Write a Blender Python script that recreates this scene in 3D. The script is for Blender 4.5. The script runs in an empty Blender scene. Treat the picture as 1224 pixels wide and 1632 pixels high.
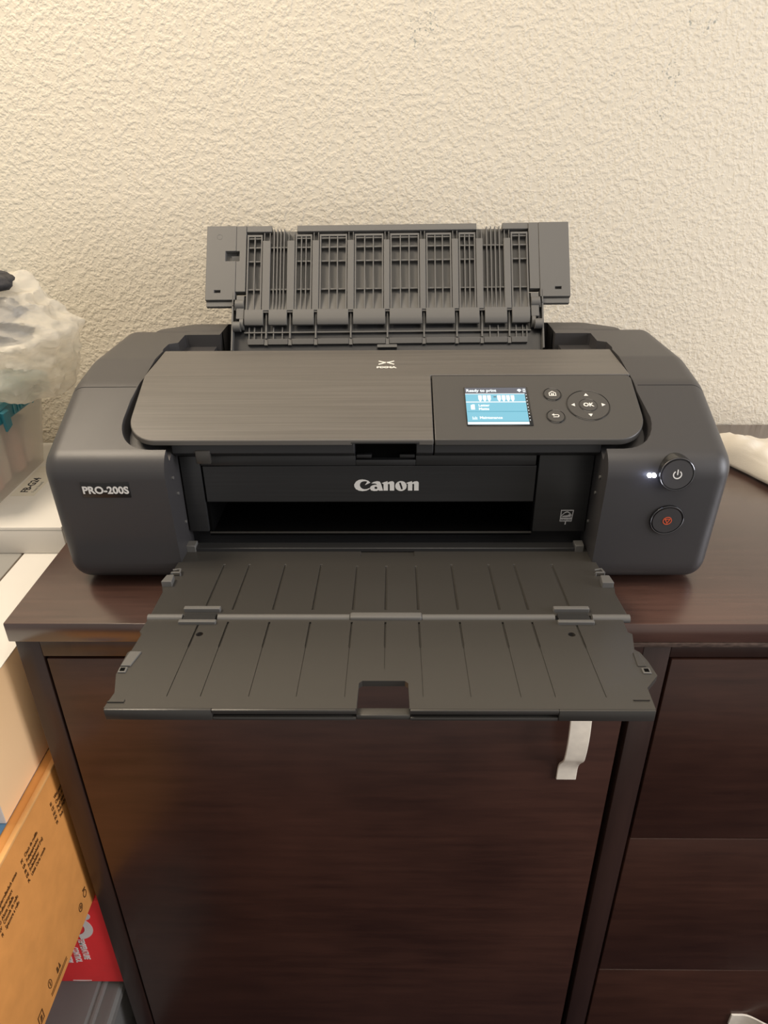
import bpy, bmesh, math, random
from mathutils import Vector, Matrix, noise
from mathutils.geometry import tessellate_polygon
random.seed(7)
sc = bpy.context.scene
COL = sc.collection
PI = math.pi

# ------------------------------------------------------------------ camera
cam = bpy.data.cameras.new('camera'); camo = bpy.data.objects.new('camera', cam); COL.objects.link(camo)
cam.sensor_fit = 'VERTICAL'; cam.sensor_height = 36.0; cam.lens = 36.0 * 1140.0 / 1632.0
cam.clip_start = 0.02
def look(pitch, yaw, roll, loc):
    cp, sp, cs, ss = math.cos(pitch), math.sin(pitch), math.cos(yaw), math.sin(yaw)
    f = Vector((-ss * cp, cs * cp, -sp)); r = Vector((cs, ss, 0)); u = r.cross(f)
    c, s = math.cos(roll), math.sin(roll)
    r2 = c * r + s * u; u2 = -s * r + c * u
    m = Matrix((r2, u2, -f)).transposed().to_4x4(); m.translation = loc
    return m
camo.matrix_world = look(0.495, 0.0162, -0.0091, Vector((0.0084, -0.6069, 0.4222)))
sc.camera = camo

# ------------------------------------------------------------------ world, lights, exposure
w = bpy.data.worlds.new('world'); sc.world = w; w.use_nodes = True
bg = w.node_tree.nodes['Background']; bg.inputs[0].default_value = (1.0, 0.95, 0.89, 1); bg.inputs[1].default_value = 0.46
def area(name, loc, target, size, energy, color):
    l = bpy.data.lights.new(name, 'AREA'); l.shape = 'RECTANGLE'; l.size, l.size_y = size; l.energy = energy; l.color = color
    o = bpy.data.objects.new(name, l); COL.objects.link(o); o.location = loc
    o.rotation_euler = (Vector(target) - Vector(loc)).to_track_quat('-Z', 'Y').to_euler()
    return o
area('ceiling_lamp_light', (0.35, -0.55, 1.85), (0.05, 0.1, 0.0), (0.9, 0.9), 14, (1.0, 0.88, 0.72))
area('left_lamp_light', (-0.85, 0.02, 1.42), (-0.15, 0.15, 0.1), (0.5, 0.5), 22, (1.0, 0.85, 0.66))
area('window_light', (2.3, -0.75, 0.55), (-0.2, 0.0, -0.1), (1.1, 1.3), 50, (0.95, 0.95, 1.0))
sc.view_settings.view_transform = 'Standard'; sc.view_settings.look = 'None'
sc.view_settings.gamma = 1.0; sc.view_settings.use_curve_mapping = False
sc.view_settings.exposure = 0.0

# ------------------------------------------------------------------ materials
def nt(name):
    m = bpy.data.materials.new(name); m.use_nodes = True
    t = m.node_tree; return m, t, t.nodes['Principled BSDF']
def add(t, kind, **kw):
    n = t.nodes.new(kind)
    for k, v in kw.items(): setattr(n, k, v)
    return n
def coords(t, scale=(1, 1, 1)):
    g = add(t, 'ShaderNodeNewGeometry'); mp = add(t, 'ShaderNodeMapping'); mp.inputs['Scale'].default_value = scale
    t.links.new(g.outputs['Position'], mp.inputs['Vector']); return mp.outputs['Vector']
def pm(name, col, rough=0.45, spec=0.5, bump=0.0, bscale=900, var=0.0, vscale=(30, 30, 30), metal=0.0, coat=0.0, rvar=0.0):
    m, t, p = nt(name)
    p.inputs['Base Color'].default_value = (*col, 1); p.inputs['Roughness'].default_value = rough
    p.inputs['Specular IOR Level'].default_value = spec; p.inputs['Metallic'].default_value = metal
    p.inputs['Coat Weight'].default_value = coat
    if var or rvar:
        n = add(t, 'ShaderNodeTexNoise'); n.inputs['Scale'].default_value = 1; n.inputs['Detail'].default_value = 5
        t.links.new(coords(t, vscale), n.inputs['Vector'])
        if var:
            r = add(t, 'ShaderNodeMapRange'); r.inputs['From Min'].default_value = .3; r.inputs['From Max'].default_value = .7
            r.inputs['To Min'].default_value = 1 - var; r.inputs['To Max'].default_value = 1 + var
            t.links.new(n.outputs['Fac'], r.inputs['Value'])
            mx = add(t, 'ShaderNodeVectorMath', operation='SCALE'); mx.inputs[0].default_value = col
            t.links.new(r.outputs[0], mx.inputs['Scale']); t.links.new(mx.outputs[0], p.inputs['Base Color'])
        if rvar:
            r = add(t, 'ShaderNodeMapRange'); r.inputs['To Min'].default_value = rough - rvar; r.inputs['To Max'].default_value = rough + rvar
            t.links.new(n.outputs['Fac'], r.inputs['Value']); t.links.new(r.outputs[0], p.inputs['Roughness'])
    if bump:
        n2 = add(t, 'ShaderNodeTexNoise'); n2.inputs['Scale'].default_value = bscale; n2.inputs['Detail'].default_value = 3
        t.links.new(coords(t), n2.inputs['Vector'])
        b = add(t, 'ShaderNodeBump'); b.inputs['Strength'].default_value = bump; b.inputs['Distance'].default_value = 0.001
        t.links.new(n2.outputs['Fac'], b.inputs['Height']); t.links.new(b.outputs[0], p.inputs['Normal'])
    return m
def emit(name, col, s):
    m, t, p = nt(name); p.inputs['Base Color'].default_value = (0, 0, 0, 1)
    p.inputs['Emission Color'].default_value = (*col, 1); p.inputs['Emission Strength'].default_value = s
    p.inputs['Specular IOR Level'].default_value = 0.2
    return m

M = {}
M['shell'] = pm('satin_black_plastic', (.040, .038, .039), .42, .5, bump=.10, bscale=2500)
M['brushed'] = pm('brushed_black_plastic', (.094, .086, .077), .42, .5, var=.16, vscale=(6, 420, 420), rvar=.08)
M['panel'] = pm('panel_black', (.052, .049, .046), .42, .5)
M['inner'] = pm('inner_black', (.016, .016, .017), .40, .5)
M['cover'] = pm('cover_black', (.022, .022, .0225), .38, .5, var=.12, vscale=(8, 500, 500))
M['void'] = pm('dark_interior', (.002, .002, .002), .7, .05)
M['tray'] = pm('tray_black', (.042, .039, .035), .29, .5, bump=.10, bscale=3000)
M['support'] = pm('support_grey', (.108, .105, .100), .55, .4, bump=.08, bscale=2500)
M['gloss'] = pm('gloss_black', (.012, .012, .012), .12, .6)
M['print'] = pm('white_print', (.72, .70, .66), .5, .3)
M['greyprint'] = pm('grey_print', (.42, .42, .43), .5, .3)
M['redprint'] = pm('orange_print', (.62, .10, .04), .5, .3)
M['label'] = pm('label_black', (.010, .010, .010), .35, .5)
M['ring'] = pm('button_ring', (.16, .16, .17), .12, .8, metal=.9)
M['foot'] = pm('rubber', (.01, .01, .01), .8, .2)
M['led'] = emit('led_white', (.85, .90, 1.0), 9)
M['handle'] = pm('cream_enamel', (.84, .76, .64), .30, .5, var=.10, vscale=(60, 60, 60))
M['cardboard'] = pm('brown_cardboard', (.64, .275, .072), .75, .25, var=.07, vscale=(40, 40, 40), bump=.12, bscale=500)
M['ink'] = pm('brown_ink', (.10, .045, .014), .7, .2)
M['whitecard'] = pm('white_card', (.78, .72, .62), .6, .3)
M['peach'] = pm('peach_card', (.95, .63, .345), .6, .3)
M['whitetop'] = pm('white_gloss_card', (.68, .65, .60), .45, .4)
M['greybin'] = pm('grey_plastic', (.30, .29, .27), .5, .4)
M['bluefolder'] = pm('blue_folder', (.06, .15, .26), .5, .4)
M['redcard'] = pm('red_card', (.80, .035, .038), .5, .4, var=.05)
M['redtext'] = pm('white_ink', (.80, .74, .70), .6, .3)
M['teal'] = pm('teal_plastic', (.026, .19, .25), .35, .5)
M['tealight'] = pm('teal_embossed', (.05, .27, .34), .35, .5)
M['cloth'] = pm('white_cloth', (.66, .61, .53), .85, .2, bump=.4, bscale=900)
M['packet'] = pm('pale_packet', (.90, .80, .72), .6, .3, var=.15, vscale=(60, 60, 20))
M['pinkpacket'] = pm('pink_packet', (.85, .52, .47), .6, .3, var=.15, vscale=(60, 60, 20))
M['dark'] = pm('grey_fabric', (.045, .043, .044), .8, .2, var=.4, vscale=(60, 60, 60))
M['beltgrey'] = pm('pale_strap', (.45, .38, .34), .7, .2)

def wood(name, a, b, rough, coat, scale):
    m, t, p = nt(name)
    v = coords(t, scale)
    n = add(t, 'ShaderNodeTexNoise'); n.inputs['Scale'].default_value = 1; n.inputs['Detail'].default_value = 8; n.inputs['Roughness'].default_value = .6
    t.links.new(v, n.inputs['Vector'])
    n3 = add(t, 'ShaderNodeTexNoise'); n3.inputs['Scale'].default_value = 5; n3.inputs['Detail'].default_value = 3
    t.links.new(coords(t), n3.inputs['Vector'])
    mx = add(t, 'ShaderNodeMath', operation='MULTIPLY_ADD'); mx.inputs[1].default_value = .6
    t.links.new(n3.outputs['Fac'], mx.inputs[0])
    hf = add(t, 'ShaderNodeMath', operation='MULTIPLY'); hf.inputs[1].default_value = .5
    t.links.new(n.outputs['Fac'], hf.inputs[0]); t.links.new(hf.outputs[0], mx.inputs[2])
    r = add(t, 'ShaderNodeValToRGB'); r.color_ramp.elements[0].position = .38; r.color_ramp.elements[1].position = .72
    r.color_ramp.elements[0].color = (*a, 1); r.color_ramp.elements[1].color = (*b, 1)
    t.links.new(mx.outputs[0], r.inputs[0])
    # small pale nicks
    vo = add(t, 'ShaderNodeTexVoronoi'); vo.inputs['Scale'].default_value = 9; t.links.new(coords(t, (1, 1, 1.6)), vo.inputs['Vector'])
    lt = add(t, 'ShaderNodeMath', operation='LESS_THAN'); lt.inputs[1].default_value = .022; t.links.new(vo.outputs['Distance'], lt.inputs[0])
    cm = add(t, 'ShaderNodeMix', data_type='RGBA'); cm.inputs[7].default_value = (.30, .20, .15, 1)
    ml = add(t, 'ShaderNodeMath', operation='MULTIPLY'); ml.inputs[1].default_value = .5; t.links.new(lt.outputs[0], ml.inputs[0])
    t.links.new(ml.outputs[0], cm.inputs[0]); t.links.new(r.outputs[0], cm.inputs[6]); t.links.new(cm.outputs[2], p.inputs['Base Color'])
    p.inputs['Roughness'].default_value = rough; p.inputs['Coat Weight'].default_value = coat; p.inputs['Coat Roughness'].default_value = .25
    b_ = add(t, 'ShaderNodeBump'); b_.inputs['Strength'].default_value = .05; b_.inputs['Distance'].default_value = .001
    t.links.new(n.outputs['Fac'], b_.inputs['Height']); t.links.new(b_.outputs[0], p.inputs['Normal'])
    return m
M['wood_top'] = wood('espresso_top', (.036, .0165, .0122), (.084, .042, .031), .22, 1.0, (9, 160, 160))
M['wood'] = wood('espresso_front', (.028, .0108, .0072), (.066, .027, .0175), .34, .15, (10, 10, 90))
M['wood_v'] = wood('espresso_frame', (.022, .0110, .0085), (.042, .0215, .0165), .34, .15, (90, 90, 8))
M['worn'] = pm('worn_edge', (.085, .058, .048), .6, .3, var=.5, vscale=(120, 400, 400))

def wall_mat():
    m, t, p = nt('cream_stucco')
    v = coords(t)
    def ns(scale, det, rough=.5):
        n = add(t, 'ShaderNodeTexNoise'); n.inputs['Scale'].default_value = scale; n.inputs['Detail'].default_value = det
        n.inputs['Roughness'].default_value = rough; t.links.new(v, n.inputs['Vector']); return n.outputs['Fac']
    a = ns(165, 2, .5); b = ns(60, 2)
    # flattened knock-down blobs
    r = add(t, 'ShaderNodeMapRange'); r.interpolation_type = 'SMOOTHSTEP'
    r.inputs['From Min'].default_value = .36; r.inputs['From Max'].default_value = .70; t.links.new(a, r.inputs['Value'])
    ad = add(t, 'ShaderNodeMath', operation='MULTIPLY_ADD'); ad.inputs[1].default_value = .8; t.links.new(b, ad.inputs[0]); t.links.new(r.outputs[0], ad.inputs[2])
    fine = ns(420, 2); ad2 = add(t, 'ShaderNodeMath', operation='MULTIPLY_ADD'); ad2.inputs[1].default_value = .35
    t.links.new(fine, ad2.inputs[0]); t.links.new(ad.outputs[0], ad2.inputs[2])
    bp = add(t, 'ShaderNodeBump'); bp.inputs['Strength'].default_value = .45; bp.inputs['Distance'].default_value = .0016
    t.links.new(ad2.outputs[0], bp.inputs['Height']); t.links.new(bp.outputs[0], p.inputs['Normal'])
    # scuff marks: small dark specks in patches on the paint
    base = (.645, .588, .482, 1)
    cur = None
    g = add(t, 'ShaderNodeNewGeometry')
    for (x, z, rad) in ((.044, .527, .030), (.058, .541, .016), (.3646, .476, .02), (.4015, .5295, .014), (.2905, .479, .007), (.3772, .535, .012), (.36, .43, .012), (.05, .56, .012)):
        d = add(t, 'ShaderNodeVectorMath', operation='DISTANCE'); d.inputs[1].default_value = (x, .4704, z)
        t.links.new(g.outputs['Position'], d.inputs[0])
        mr = add(t, 'ShaderNodeMapRange'); mr.inputs['From Min'].default_value = 0; mr.inputs['From Max'].default_value = rad
        mr.inputs['To Min'].default_value = 1; mr.inputs['To Max'].default_value = 0; t.links.new(d.outputs['Value'], mr.inputs['Value'])
        if cur is None: cur = mr.outputs[0]
        else:
            mx = add(t, 'ShaderNodeMath', operation='MAXIMUM'); t.links.new(cur, mx.inputs[0]); t.links.new(mr.outputs[0], mx.inputs[1]); cur = mx.outputs[0]
    sp = ns(260, 1)
    s1 = add(t, 'ShaderNodeMath', operation='MULTIPLY_ADD'); s1.inputs[1].default_value = .16; t.links.new(cur, s1.inputs[0]); t.links.new(sp, s1.inputs[2])
    mr = add(t, 'ShaderNodeMapRange'); mr.inputs['From Min'].default_value = .71; mr.inputs['From Max'].default_value = .80; t.links.new(s1.outputs[0], mr.inputs['Value'])
    gate = add(t, 'ShaderNodeMath', operation='GREATER_THAN'); gate.inputs[1].default_value = .02; t.links.new(cur, gate.inputs[0])
    mm = add(t, 'ShaderNodeMath', operation='MULTIPLY'); t.links.new(mr.outputs[0], mm.inputs[0]); t.links.new(gate.outputs[0], mm.inputs[1])
    cm = add(t, 'ShaderNodeMix', data_type='RGBA'); cm.inputs[6].default_value = base; cm.inputs[7].default_value = (.34, .34, .30, 1)
    t.links.new(mm.outputs[0], cm.inputs[0]); t.links.new(cm.outputs[2], p.inputs['Base Color'])
    p.inputs['Roughness'].default_value = .6; p.inputs['Specular IOR Level'].default_value = .35
    return m
M['wall'] = wall_mat()
M['carpet'] = pm('dark_carpet', (.035, .022, .026), .95, .1, var=.6, vscale=(250, 250, 250), bump=.8, bscale=400)

def clear_plastic(name, tint, trans, rough, milky=(.8, .78, .74), crease=0):
    m, t, p = nt(name)
    out = t.nodes['Material Output']
    p.inputs['Base Color'].default_value = (*milky, 1); p.inputs['Roughness'].default_value = rough
    if crease:
        n1 = add(t, 'ShaderNodeTexNoise'); n1.inputs['Scale'].default_value = 1; n1.inputs['Detail'].default_value = 4; n1.inputs['Distortion'].default_value = 1.2
        t.links.new(coords(t, (26, 26, 70)), n1.inputs['Vector'])
        bb = add(t, 'ShaderNodeBump'); bb.inputs['Strength'].default_value = crease; bb.inputs['Distance'].default_value = .004
        t.links.new(n1.outputs['Fac'], bb.inputs['Height']); t.links.new(bb.outputs[0], p.inputs['Normal'])
    tr = add(t, 'ShaderNodeBsdfTransparent'); tr.inputs[0].default_value = (*tint, 1)
    tl = add(t, 'ShaderNodeBsdfTranslucent'); tl.inputs[0].default_value = (*milky, 1)
    m1 = add(t, 'ShaderNodeMixShader'); m1.inputs[0].default_value = .4; t.links.new(p.outputs[0], m1.inputs[1]); t.links.new(tl.outputs[0], m1.inputs[2])
    m2 = add(t, 'ShaderNodeMixShader'); m2.inputs[0].default_value = trans; t.links.new(m1.outputs[0], m2.inputs[1]); t.links.new(tr.outputs[0], m2.inputs[2])
    t.links.new(m2.outputs[0], out.inputs['Surface'])
    return m
M['frost'] = clear_plastic('frosted_plastic', (.98, .97, .95), .64, .25, (.90, .88, .85))
M['bag'] = clear_plastic('thin_bag_plastic', (.97, .95, .91), .46, .26, (.84, .80, .72), .8)
M['clearbin'] = clear_plastic('clear_plastic', (.80, .79, .77), .55, .08, (.46, .45, .43))

# ------------------------------------------------------------------ mesh helpers
def link(name, mesh, mat, parent=None, smooth=True, angle=32):
    o = bpy.data.objects.new(name, mesh); COL.objects.link(o)
    mats = mat if isinstance(mat, (list, tuple)) else [mat]
    if len(mesh.materials) == 0:
        for m_ in mats: mesh.materials.append(m_)
    if smooth and len(mesh.polygons):
        mesh.polygons.foreach_set('use_smooth', [True] * len(mesh.polygons)); mesh.set_sharp_from_angle(angle=math.radians(angle))
    if parent is not None: o.parent = parent
    return o
def obj(name, bm, mat, parent=None, bev=0.0, smooth=True, angle=32):
    bmesh.ops.recalc_face_normals(bm, faces=bm.faces)
    me = bpy.data.meshes.new(name); bm.to_mesh(me); bm.free()
    o = link(name, me, mat, parent, smooth, angle)
    if bev:
        md = o.modifiers.new('bevel', 'BEVEL'); md.width = bev; md.segments = 2; md.limit_method = 'ANGLE'; md.angle_limit = math.radians(40)
        md.use_clamp_overlap = True
    return o
def NB(): return bmesh.new()
def box(bm, x0, x1, y0, y1, z0, z1, bev=0, seg=2, mat=0):
    vs = [bm.verts.new((x, y, z)) for x in (x0, x1) for y in (y0, y1) for z in (z0, z1)]
    fs = [(0, 1, 3, 2), (4, 6, 7, 5), (0, 4, 5, 1), (2, 3, 7, 6), (0, 2, 6, 4), (1, 5, 7, 3)]
    faces = [bm.faces.new([vs[i] for i in f]) for f in fs]
    for f in faces: f.material_index = mat
    if bev:
        es = list({e for f in faces for e in f.edges})
        bmesh.ops.bevel(bm, geom=es, offset=bev, segments=seg, affect='EDGES', profile=.5)
    return faces
def prism(bm, ring0, ring1, mat=0):
    """closed solid between two matching 3-D rings"""
    a = [bm.verts.new(p) for p in ring0]; b = [bm.verts.new(p) for p in ring1]; n = len(a)
    fs = [bm.faces.new(a), bm.faces.new(b[::-1])]
    for i in range(n): fs.append(bm.faces.new((a[i], b[i], b[(i + 1) % n], a[(i + 1) % n])))
    for f in fs: f.material_index = mat
    return fs
def loft(bm, rings, caps=True, closed=True):
    R = [[bm.verts.new(p) for p in r] for r in rings]; n = len(R[0])
    for k in range(len(R) - 1):
        for i in range(n if closed else n - 1):
            j = (i + 1) % n
            bm.faces.new((R[k][i], R[k + 1][i], R[k + 1][j], R[k][j]))
    if caps: bm.faces.new(R[0]); bm.faces.new(R[-1][::-1])
def frame(normal, up):
    n = Vector(normal).normalized(); u = Vector(up); u = (u - n * u.dot(n)).normalized(); r = u.cross(n)
    return r, u, n
def disc(bm, c, normal, up, rx, ry, h0, h1, n=40, rx1=None, ry1=None, mat=0):
    r, u, nn = frame(normal, up); c = Vector(c); rx1 = rx1 or rx; ry1 = ry1 or ry
    a = [c + r * rx * math.cos(2 * PI * i / n) + u * ry * math.sin(2 * PI * i / n) + nn * h0 for i in range(n)]
    b = [c + r * rx1 * math.cos(2 * PI * i / n) + u * ry1 * math.sin(2 * PI * i / n) + nn * h1 for i in range(n)]
    prism(bm, a, b, mat)
def torus(bm, c, normal, up, R, rr, n=48, m=8, sy=1.0, h=0.0):
    r, u, nn = frame(normal, up); c = Vector(c); rings = []
    for i in range(n):
        a = 2 * PI * i / n; d = r * math.cos(a) + u * math.sin(a) * sy
        rings.append([c + d * R + d * rr * math.cos(2 * PI * j / m) + nn * (h + rr * math.sin(2 * PI * j / m)) for j in range(m)])
    V = [[bm.verts.new(p) for p in rg] for rg in rings]
    for i in range(n):
        for j in range(m): bm.faces.new((V[i][j], V[(i + 1) % n][j], V[(i + 1) % n][(j + 1) % m], V[i][(j + 1) % m]))
def cyl(bm, p0, p1, r0, n=20, r1=None):
    p0, p1 = Vector(p0), Vector(p1); d = (p1 - p0); up = (0, 0, 1) if abs(d.normalized().z) < .9 else (0, 1, 0)
    r, u, nn = frame(d, up); r1 = r1 if r1 is not None else r0
    prism(bm, [p0 + (r * math.cos(2 * PI * i / n) + u * math.sin(2 * PI * i / n)) * r0 for i in range(n)],
          [p1 + (r * math.cos(2 * PI * i / n) + u * math.sin(2 * PI * i / n)) * r1 for i in range(n)])
def fillet(pts, seg=6):
    """pts: list of (a, b, radius) closed polygon -> rounded list"""
    out = []; n = len(pts)
    for i in range(n):
        p = Vector(pts[i][:2]); r = pts[i][2]
        a = (Vector(pts[i - 1][:2]) - p); b = (Vector(pts[(i + 1) % n][:2]) - p)
        la, lb = a.length, b.length; a.normalize(); b.normalize()
        if r <= 0: out.append((p.x, p.y)); continue
        ang = a.angle(b); t = min(r / math.tan(ang / 2), la * .49, lb * .49); r = t * math.tan(ang / 2)
        c = p + (a + b).normalized() * (r / math.sin(ang / 2))
        s = p + a * t - c; e = p + b * t - c
        tot = math.atan2(s.x * e.y - s.y * e.x, s.dot(e))
        for k in range(seg + 1):
            th = tot * k / seg; cs, sn = math.cos(th), math.sin(th)
            out.append((c.x + s.x * cs - s.y * sn, c.y + s.x * sn + s.y * cs))
    return out
def inset(poly, d):
    """offset a convex CCW polygon inwards"""
    n = len(poly); out = []
    for i in range(n):
        p0, p, p1 = Vector(poly[i - 1]), Vector(poly[i]), Vector(poly[(i + 1) % n])
        e0 = (p - p0).normalized(); e1 = (p1 - p).normalized()
        n0 = Vector((-e0.y, e0.x)); n1 = Vector((-e1.y, e1.x)); mm = (n0 + n1)
        mm = mm / max(.3, mm.length_squared) * 2 if mm.length > 1e-6 else n0
        out.append(tuple(p + mm * d))
    return out
def ccw(poly):
    a = sum(poly[i - 1][0] * poly[i][1] - poly[i][0] * poly[i - 1][1] for i in range(len(poly)))
    return poly if a > 0 else poly[::-1]
def boolean(o, cutter, op='DIFFERENCE'):
    """cutter: bmesh; the result replaces o's mesh"""
    bmesh.ops.recalc_face_normals(cutter, faces=cutter.faces)
    me = bpy.data.meshes.new('tmp'); cutter.to_mesh(me); cutter.free()
    c = bpy.data.objects.new('tmp', me); COL.objects.link(c)
    keep = list(o.data.materials)
    other = [m_ for m_ in o.modifiers]
    for m_ in other: m_.show_viewport = False
    md = o.modifiers.new('cut', 'BOOLEAN'); md.operation = op; md.solver = 'EXACT'; md.object = c
    mw = o.parent; o.parent = None
    bpy.context.view_layer.update(); dg = bpy.context.evaluated_depsgraph_get()
    new = bpy.data.meshes.new_from_object(o.evaluated_get(dg))
    o.modifiers.remove(md); o.parent = mw
    for m_ in other: m_.show_viewport = True
    old = o.data; o.data = new; new.name = old.name; bpy.data.meshes.remove(old)
    bpy.data.objects.remove(c); bpy.data.meshes.remove(me)
    new.materials.clear()
    for m_ in keep: new.materials.append(m_)
    new.polygons.foreach_set('use_smooth', [True] * len(new.polygons)); new.set_sharp_from_angle(angle=math.radians(32))
def text_bm(s, size, bold=0.0, depth=.0002, sx=1.0, align='LEFT', shear=0.0, space=1.0):
    cu = bpy.data.curves.new('t', 'FONT'); cu.body = s; cu.size = size; cu.extrude = depth; cu.offset = bold; cu.align_x = align; cu.shear = shear
    cu.space_character = space; cu.resolution_u = 3
    o = bpy.data.objects.new('t', cu); COL.objects.link(o)
    bpy.context.view_layer.update(); dg = bpy.context.evaluated_depsgraph_get()
    me = bpy.data.meshes.new_from_object(o.evaluated_get(dg))
    bm = NB(); bm.from_mesh(me)
    for v in bm.verts: v.co.x *= sx
    bpy.data.objects.remove(o); bpy.data.curves.remove(cu); bpy.data.meshes.remove(me)
    return bm
def place(bm, origin, right, up):
    r = Vector(right).normalized(); u = Vector(up).normalized(); n = r.cross(u); o = Vector(origin)
    for v in bm.verts:
        x, y, z = v.co; v.co = o + r * x + u * y + n * z
    return bm
def merge(bm, other):
    me = bpy.data.meshes.new('m'); other.to_mesh(me); other.free(); bm.from_mesh(me); bpy.data.meshes.remove(me)
def text(name, s, size, origin, right, up, mat, parent, **kw):
    return obj(name, place(text_bm(s, size, **kw), origin, right, up), mat, parent, smooth=False)
def flat(bm, outer, holes=(), z=0.0, h=.0003, mat=0):
    """thin solid from a 2-D outline with holes (xy plane)"""
    loops = [[Vector((p[0], p[1], 0)) for p in l] for l in ([outer] + list(holes))]
    tris = tessellate_polygon(loops); pts = [p for l in loops for p in l]
    top = [bm.verts.new((p.x, p.y, z + h)) for p in pts]; bot = [bm.verts.new((p.x, p.y, z)) for p in pts]
    for t in tris:
        bm.faces.new([top[i] for i in t]); bm.faces.new([bot[i] for i in t][::-1])
    k = 0
    for l in loops:
        n = len(l)
        for i in range(n):
            a, b = k + i, k + (i + 1) % n
            bm.faces.new((top[a], top[b], bot[b], bot[a]))
        k += n
def ell(cx, cy, rx, ry, n=28, a0=0, a1=2 * PI):
    return [(cx + rx * math.cos(a0 + (a1 - a0) * i / n), cy + ry * math.sin(a0 + (a1 - a0) * i / n)) for i in range(n)]
def thing(name, label, cat, loc=(0, 0, 0), group=None):
    o = bpy.data.objects.new(name, None); COL.objects.link(o); o.empty_display_size = .05
    o['label'] = label; o['category'] = cat
    if group: o['group'] = group
    return o
def tag(o, label, cat, group=None):
    o['label'] = label; o['category'] = cat
    if group: o['group'] = group
    return o
def structure(o): o['kind'] = 'structure'; return o

# ------------------------------------------------------------------ the setting
WY = .4704; FZ = -.90
b = NB(); box(b, -1.9, 1.9, WY, WY + .1, FZ, 1.5); structure(obj('wall_back', b, M['wall'], smooth=False))
b = NB(); box(b, -1.9, 1.9, -1.4, WY + .1, FZ - .05, FZ); structure(obj('floor', b, M['carpet'], smooth=False))
b = NB(); box(b, -1.9, 1.9, WY - .012, WY, FZ, FZ + .085, .003); structure(obj('baseboard_back', b, M['whitecard'], smooth=False))

# ------------------------------------------------------------------ cabinet
cab = thing('cabinet', 'dark espresso wooden cabinet with one door and a column of drawers, carrying the black machine', 'cabinet')
XL, XR, YF, YB = -.369, .935, -.047, .440
b = NB(); box(b, -.372, .945, -.0519, .466, -.0225, 0, .0012); obj('worktop', b, M['wood_top'], cab)
# worn lower front edge of the top on the right
b = NB(); box(b, .215, .94, -.0527, -.0500, -.0275, -.0226, .0006); obj('worn_edge', b, M['worn'], cab)['label'] = 'chipped and worn lower edge of the top'
ZB = -.872
b = NB(); box(b, XL, -.3445, YF, YB, FZ, -.0235, .0012); obj('side_panel', b, M['wood_v'], cab)
b = NB(); box(b, .91, XR, YF, YB, FZ, -.0235, .0012); obj('side_panel', b, M['wood_v'], cab)
b = NB(); box(b, .2545, .2815, YF, YB, FZ, -.0235, .0012); obj('divider', b, M['wood_v'], cab)
b = NB(); box(b, -.3445, .2545, YF, YF + .02, -.0445, -.0235, .0008); obj('top_rail', b, M['wood_v'], cab)
b = NB(); box(b, .2815, .91, YF, YF + .02, -.0445, -.0235, .0008); obj('top_rail', b, M['wood_v'], cab)
b = NB(); box(b, -.3445, .2545, YF + .004, YF + .02, -.89, ZB + .004, .0008); obj('bottom_rail', b, M['wood_v'], cab)
b = NB(); box(b, .2815, .91, YF + .004, YF + .02, -.89, ZB + .004, .0008); obj('bottom_rail', b, M['wood_v'], cab)
b = NB(); box(b, -.3445, .91, YB - .008, YB, -.89, -.0235); obj('back_panel', b, M['void'], cab)
b = NB(); box(b, -.3445, .2545, YF + .03, YB - .01, -.87, -.855); obj('cabinet_floor', b, M['void'], cab)
b = NB(); box(b, -.342, .2475, YF, YF + .02, ZB + .006, -.0475, .0012); door = obj('door', b, M['wood'], cab)
def strap(x0, x1, z0, z1, vertical=True):
    """flat strap pull: feet on the face, a long shallow bow between"""
    prof = []
    L = z1 - z0
    def bow(t):
        # height above the door along the strap
        d = min(t, 1 - t) * L
        if d < .014: return .0
        if d < .050:
            k = (d - .014) / .036; s_ = 3 * k * k - 2 * k ** 3
        else: s_ = 1
        return .008 * s_ + .012 * s_ * math.sin(PI * (d - .014) / max(.01, L - .028))
    N = 60; th = .0028; outer = []; inner = []
    for i in range(N + 1):
        t = i / N; h = bow(t)
        outer.append((z0 + L * t, h + th)); inner.append((z0 + L * t, h))
    ring = outer + inner[::-1]
    bb = NB()
    if vertical: loft(bb, [[(x, YF - .0002 - q[1], q[0]) for q in ring] for x in (x0, x1)])
    else: loft(bb, [[(q[0], YF - .0002 - q[1], z) for q in ring] for z in (x0, x1)])
    return bb
obj('door_handle', strap(.1868, .2085, -.2150, -.058), M['handle'], door, bev=.0007)
zs = [(-.0475, -.3145), (-.3160, -.5815), (-.5830, ZB + .006)]
for (za, zb) in zs:
    b = NB(); box(b, .2845, .9075, YF, YF + .02, zb, za, .0012); dr = obj('drawer', b, M['wood'], cab)
    zc = (za + zb) / 2 + .004
    if za < -.5: zc = -.699
    obj('drawer_handle', strap(zc - .012, zc + .012, .484, .70, False), M['handle'], dr, bev=.0007)

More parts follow.
